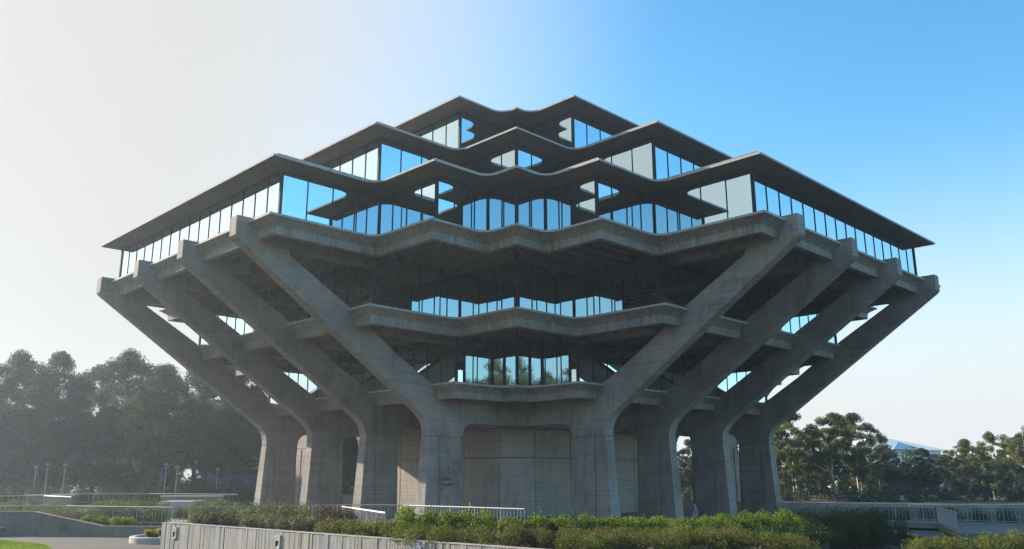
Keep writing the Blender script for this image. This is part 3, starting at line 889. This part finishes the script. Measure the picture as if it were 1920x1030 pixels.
pw = thing('parapet_wall', 'sunlit pale concrete parapet wall behind the right piers', 'wall', (26, -6.4, 0))
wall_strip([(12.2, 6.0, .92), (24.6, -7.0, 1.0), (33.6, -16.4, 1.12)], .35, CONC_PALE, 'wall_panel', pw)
dw = thing('parapet_wall', 'shaded concrete wall just before the sunlit parapet on the right', 'wall', (24, -16, 0))
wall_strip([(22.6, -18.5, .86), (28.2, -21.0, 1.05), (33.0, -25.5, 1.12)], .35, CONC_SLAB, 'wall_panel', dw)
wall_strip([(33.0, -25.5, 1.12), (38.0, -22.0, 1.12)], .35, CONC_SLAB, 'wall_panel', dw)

st = thing('concrete_steps', 'pale concrete steps between the clipped hedge and the small trimmed hedge', 'steps', (-30.2, -14, 0))
for i in range(4):
    MB().box(-1.5, 1.7, -2.2 + i * .5, 2.0, .0 + i * .34, .34 + i * .34 - .003).build('step', CONC_PALE, st, bevel=.015)
for k, (x0, x1, y, zz) in enumerate(((-33.6, -27.8, -9.5, 1.75), (-50.2, -45.2, -3.0, 1.72))):
    w = thing('concrete_ledge', ('bright-topped concrete ledge above the steps', 'bright-topped concrete ledge at the far left railing')[k], 'ledge', ((x0 + x1) / 2, y, 0))
    h = (x1 - x0) / 2
    MB().box(-h, h, -.3, .3, 0, zz - .14).build('ledge_body', CONC_SLAB, w)
    MB().box(-h - .06, h + .06, -.4, .4, zz - .14, zz).build('coping', CONC_PALE, w, bevel=.02)
rw2 = thing('retaining_wall', 'grey concrete wall seen through the left arches behind the piers', 'wall', (-22, 16, 0))
wall_strip([(-40, 14, 1.3), (-4, 18, 1.3)], .4, CONC_PALE, 'wall_panel', rw2)

bench = thing('stone_bench', 'concrete bench at the left edge against the shaded wall', 'bench', (-31.6, -38.75, 0))
MB().box(-1.2, .75, -.3, .3, .42, .55).build('seat', CONC_SLAB, bench, bevel=.02)
for sx in (-.9, .45): MB().box(sx - .15, sx + .15, -.22, .22, 0, .42).build('leg', CONC_SLAB, bench)

# round planter
rp = thing('round_planter', 'low round concrete planter beside the foreground wall end', 'planter', (-19.3, -42.8, 0))
mb = MB(); n = 40
ring = lambda r, z: [(r * math.cos(2*math.pi*k/n), r * math.sin(2*math.pi*k/n)) for k in range(n)]
v, f = loft([(ring(2.0, 0), .012), (ring(2.0, 0), .30), (ring(1.97, 0), .33), (ring(1.72, 0), .33), (ring(1.70, 0), .012)], closed=True)
mb.add(v, [tuple(reversed(q)) for q in f]).build('kerb', CONC_PALE, rp, angle=35)
MB().prism(ring(1.71, 0), .012, .24).build('soil', SOIL, rp)
def tuft(label, x, y, z, r, h, n, seed, mat):
    rg = np.random.default_rng(seed)
    t = thing('grass_tuft', label, 'plant', (x, y, z))
    a = rg.uniform(0, 6.283, n); u = rg.random(n) ** .5 * r * .5
    bx = np.stack([np.cos(a) * u, np.sin(a) * u, np.zeros(n)], 1)
    d = np.stack([np.cos(a + rg.normal(0, .5, n)) * r * .6, np.sin(a + rg.normal(0, .5, n)) * r * .6, h * rg.uniform(.6, 1.1, n)], 1)
    side = np.cross(d, [0, 0, 1.0]); side /= np.linalg.norm(side, axis=1, keepdims=True); side *= .014
    vv = np.empty((n, 4, 3)); vv[:, 0] = bx - side; vv[:, 1] = bx + side; vv[:, 2] = bx + d * [.6, .6, .75] + side * .8; vv[:, 3] = bx + d
    link('blades', tri_mesh('tuft_blades', vv.reshape(-1, 3), 4, mat), t)
G_TUFT = leaf_mat('tuft_leaf', (.14, .16, .02), (.26, .24, .04), .4)
tuft('yellow-green grass tuft on the left side of the round planter', -20.0, -43.2, .24, .45, .42, 700, 71, G_TUFT)
tuft('yellow-green grass tuft in the middle of the round planter', -19.2, -43.3, .24, .5, .50, 800, 72, G_TUFT)
tuft('yellow-green grass tuft beside the wall in the round planter', -18.5, -43.2, .24, .42, .40, 700, 73, G_TUFT)

# ------------------------------------------------------------------ lamp posts, blue screen, far building
WOODP = plain('pale_lamp_post', (.30, .25, .19), .8)
def lamp(label, x, y, h):
    t = thing('lamp_post', label, 'lamp post', (x, y, 0), group='lamp posts before the left grove')
    MB().box(-.065, .065, -.065, .065, 0, h - .34).build('post', WOODP, t, bevel=.01)
    MB().box(-.19, .19, -.19, .19, h - .28, h).build('lamp_head', WOODP, t, bevel=.03)
    MB().box(-.12, .12, -.12, .12, h - .36, h - .28).build('lamp_neck', FRAME, t)
lamp('pale lamp post with a thin blue banner beside it', -40.7, 8.0, 5.0)
lamp('slim grey lamp post just right of the bannered post', -36.2, 0.0, 4.6)
lamp('lamp post standing nearest the far left railing', -48.2, 0.0, 4.85)
lamp('hazy lamp post left of the nearest left lamp post', -55.6, 10, 5.05)
lamp('faint lamp post farthest to the left', -59.2, 14, 4.75)
lamp('lamp post before the left end of the blue screen', -36.1, 12, 4.45)
bn = thing('banner', 'narrow blue banner hanging beside a lamp post', 'banner', (-41.2, 8.1, 0))
MB().box(-.16, .16, -.012, .012, 2.3, 4.2).build('cloth', plain('blue_banner', (.05, .14, .28), .7), bn)
MB().box(-.015, .015, -.05, -.02, 0, 4.25).build('pole', FRAME, bn)

def blue_fabric():
    m, n, l, b = new_mat('blue_net_fabric')
    f = noise(n, l, pos_node(n), .8, 3)
    c = mix(n, l, (.06, .11, .20), (.14, .21, .30), f)
    l.new(c, b.inputs['Base Color']); b.inputs['Roughness'].default_value = .6
    tr = n.new("ShaderNodeBsdfTranslucent"); l.new(c, tr.inputs[0])
    ms = n.new("ShaderNodeMixShader"); ms.inputs[0].default_value = .5
    l.new(b.outputs[0], ms.inputs[1]); l.new(tr.outputs[0], ms.inputs[2]); l.new(ms.outputs[0], n['Material Output'].inputs[0])
    return m
bs = thing('fabric_screen', 'blue fabric screen with a scalloped top edge left of the piers', 'screen', (-41.0, 22, 0))
tops = [(0, 4.25), (.9, 3.7), (1.7, 3.25), (2.4, 3.7), (3.0, 3.92), (3.8, 3.65), (4.6, 3.6), (5.6, 3.6), (6.4, 3.62), (7.2, 4.1), (8.2, 3.7), (9.2, 3.6)]
mb = MB()
for (x0, h0), (x1, h1) in zip(tops[:-1], tops[1:]):
    y0, y1 = .18 * math.sin(x0 * 2.2), .18 * math.sin(x1 * 2.2)
    mb.add([(x0, y0, .1), (x1, y1, .1), (x1, y1 * .4, h1), (x0, y0 * .4, h0), (x0, y0 + .02, .1), (x1, y1 + .02, .1), (x1, y1 * .4 + .02, h1), (x0, y0 * .4 + .02, h0)], [(0, 1, 2, 3), (7, 6, 5, 4)])
mb.build('fabric', blue_fabric(), bs)
for xx, hh in ((0, 4.3), (3.0, 3.98), (7.2, 4.16)): MB().tube([(xx, .1, 0), (xx, .1, hh)], .04, 8).build('pole', STEEL, bs)

fb_ = thing('white_building', 'distant white hall with a low hipped roof above the right grove', 'building', (112.5, 172, -.8), math.radians(12))
WHT = plain('white_render', (.74, .74, .74), .7, 0, .04)
BLU = plain('blue_roof_metal', (.22, .36, .46), .5, .1, .05)
MB().box(-14, 14, -8, 12, 0, 11.6).build('wall', WHT, fb_)
MB().add([(-16, -9, 11.65), (16, -9, 11.65), (16, 13, 11.65), (-16, 13, 11.65), (-4, 0, 15.6), (4, 0, 15.2)], [(0, 1, 5, 4), (1, 2, 5), (2, 3, 4, 5), (3, 0, 4), (3, 2, 1, 0)]).build('roof', WHT, fb_)
MB().add([(-3.5, -10.2, 11.8), (7.0, -10.2, 11.8), (2.0, -5.0, 14.2), (-3.5, -8.8, 11.5), (7.0, -8.8, 11.5)], [(0, 1, 2), (0, 2, 3), (1, 4, 2), (0, 3, 4, 1)]).build('gable', BLU, fb_)
MB().box(9.5, 13, -8.12, -8.02, 7, 10.5).build('window', FRAME, fb_)

# ------------------------------------------------------------------ people
def skin_figure(name, joints, edges, mat, parent, root_i=0, sub=2):
    me = bpy.data.meshes.new(name); me.from_pydata([j[:3] for j in joints], edges, [])
    o = bpy.data.objects.new(name, me); COL.objects.link(o)
    sk = o.modifiers.new('skin', 'SKIN'); sk.use_smooth_shade = True
    for i, j in enumerate(joints):
        sv = me.skin_vertices[0].data[i]; sv.radius = (j[3], j[4] if len(j) > 4 else j[3]); sv.use_root = (i == root_i)
    ss = o.modifiers.new('sub', 'SUBSURF'); ss.levels = ss.render_levels = sub
    dg = bpy.context.evaluated_depsgraph_get()
    me2 = bpy.data.meshes.new_from_object(o.evaluated_get(dg)); me2.name = name
    bpy.data.objects.remove(o)
    me2.materials.clear(); me2.materials.append(mat)
    me2.polygons.foreach_set('use_smooth', [True] * len(me2.polygons))
    return link(name, me2, parent)
SKIN = plain('skin', (.42, .26, .18), .55, 0, .08)
def person(label, loc, rz, shirt, trousers, hair, swing=.25):
    t = thing('person', label, 'person', loc, rz)
    s = swing
    # local: facing +y, x to the right
    J = [(0, 0, .95, .15, .11), (0, .01, 1.18, .145, .10), (0, 0, 1.40, .17, .10), (0, 0, 1.50, .06), (0, .02, 1.58, .058), (0, .035, 1.66, .098, .088), (0, .03, 1.75, .07),
         (.20, 0, 1.43, .06), (.25, -s*.5, 1.17, .045), (.24, -s*.45+.12, .94, .034), (.23, -s*.4+.18, .86, .036),
         (-.20, 0, 1.43, .06), (-.25, s*.5, 1.17, .045), (-.24, s*.5+.10, .94, .034), (-.23, s*.5+.16, .86, .036),
         (.10, 0, .88, .095), (.11, s*.9, .50, .066), (.11, s*.75, .10, .045), (.12, s*.75+.15, .035, .035),
         (-.10, 0, .88, .095), (-.11, -s*.5, .50, .066), (-.11, -s*1.2, .11, .045), (-.12, -s*1.2+.14, .035, .035)]
    E = [(0,1),(1,2),(2,3),(3,4),(4,5),(5,6),(2,7),(7,8),(8,9),(9,10),(2,11),(11,12),(12,13),(13,14),(0,15),(15,16),(16,17),(17,18),(0,19),(19,20),(20,21),(21,22)]
    skin_figure('body', J, E, SKIN, t)
    pad = .02
    sj = [(*J[0][:3], .165, .125), (*J[1][:3], .16, .115), (*J[2][:3], .185, .115), (0, 0, 1.47, .085), (.20, 0, 1.43, .085), (.235, -s*.28, 1.26, .07), (-.20, 0, 1.43, .085), (-.235, s*.28, 1.26, .07)]
    skin_figure('shirt', sj, [(0,1),(1,2),(2,3),(2,4),(4,5),(2,6),(6,7)], shirt, t)
    tj = [(0, 0, .96, .165, .125), (.10, 0, .86, .112), (.11, s*.9, .50, .085), (.11, s*.78, .13, .066), (-.10, 0, .86, .112), (-.11, -s*.5, .50, .085), (-.11, -s*1.15, .14, .066)]
    skin_figure('trousers', tj, [(0,1),(1,2),(2,3),(0,4),(4,5),(5,6)], trousers, t)
    hj = [(0, -.02, 1.66, .10, .085), (0, .0, 1.735, .105, .095), (0, .02, 1.775, .07)]
    skin_figure('hair', hj, [(0,1),(1,2)], hair, t, 0, 1)
    f = MB().box(-.014, .014, .118, .145, 1.635, 1.672)
    f.build('nose', SKIN, t, bevel=.006)
    for sx in (-1, 1):
        MB().box(sx*.038-.014, sx*.038+.014, .112, .121, 1.675, 1.687).build('eye', FRAME, t)
        MB().box(sx*.088-.012, sx*.088+.012, .01, .05, 1.63, 1.69).build('ear', SKIN, t, bevel=.008)
    return t
person('man in a grey-blue T-shirt walking past the right piers behind the sunlit hedge', (11.5, -35.0, 0), math.radians(75), plain('grey_blue_shirt', (.12, .19, .29), .85), plain('khaki_trousers', (.25, .21, .16), .85), plain('auburn_hair', (.10, .035, .018), .6))
person('dark-haired person whose head just shows above the bright central railing', (-3.2, -31.8, 0), math.radians(95), plain('dark_jacket', (.03, .03, .04), .85), plain('dark_trousers', (.03, .03, .035), .85), plain('black_hair', (.012, .010, .010), .5))

# ------------------------------------------------------------------ thin haze in the air
def haze_box():
    m = bpy.data.materials.new('haze'); m.use_nodes = True
    n, l = m.node_tree.nodes, m.node_tree.links
    n.clear()
    v = n.new("ShaderNodeVolumePrincipled"); o = n.new("ShaderNodeOutputMaterial")
    v.inputs['Color'].default_value = (.72, .87, 1.0, 1); v.inputs['Density'].default_value = HAZE; v.inputs['Anisotropy'].default_value = .55
    l.new(v.outputs[0], o.inputs['Volume'])
    b = MB().box(-175, 175, -160, 230, -7, 38).build('haze', m)
    b['kind'] = 'stuff'; b['label'] = 'thin sunlit haze in the air'
HAZE = .00055
haze_box()
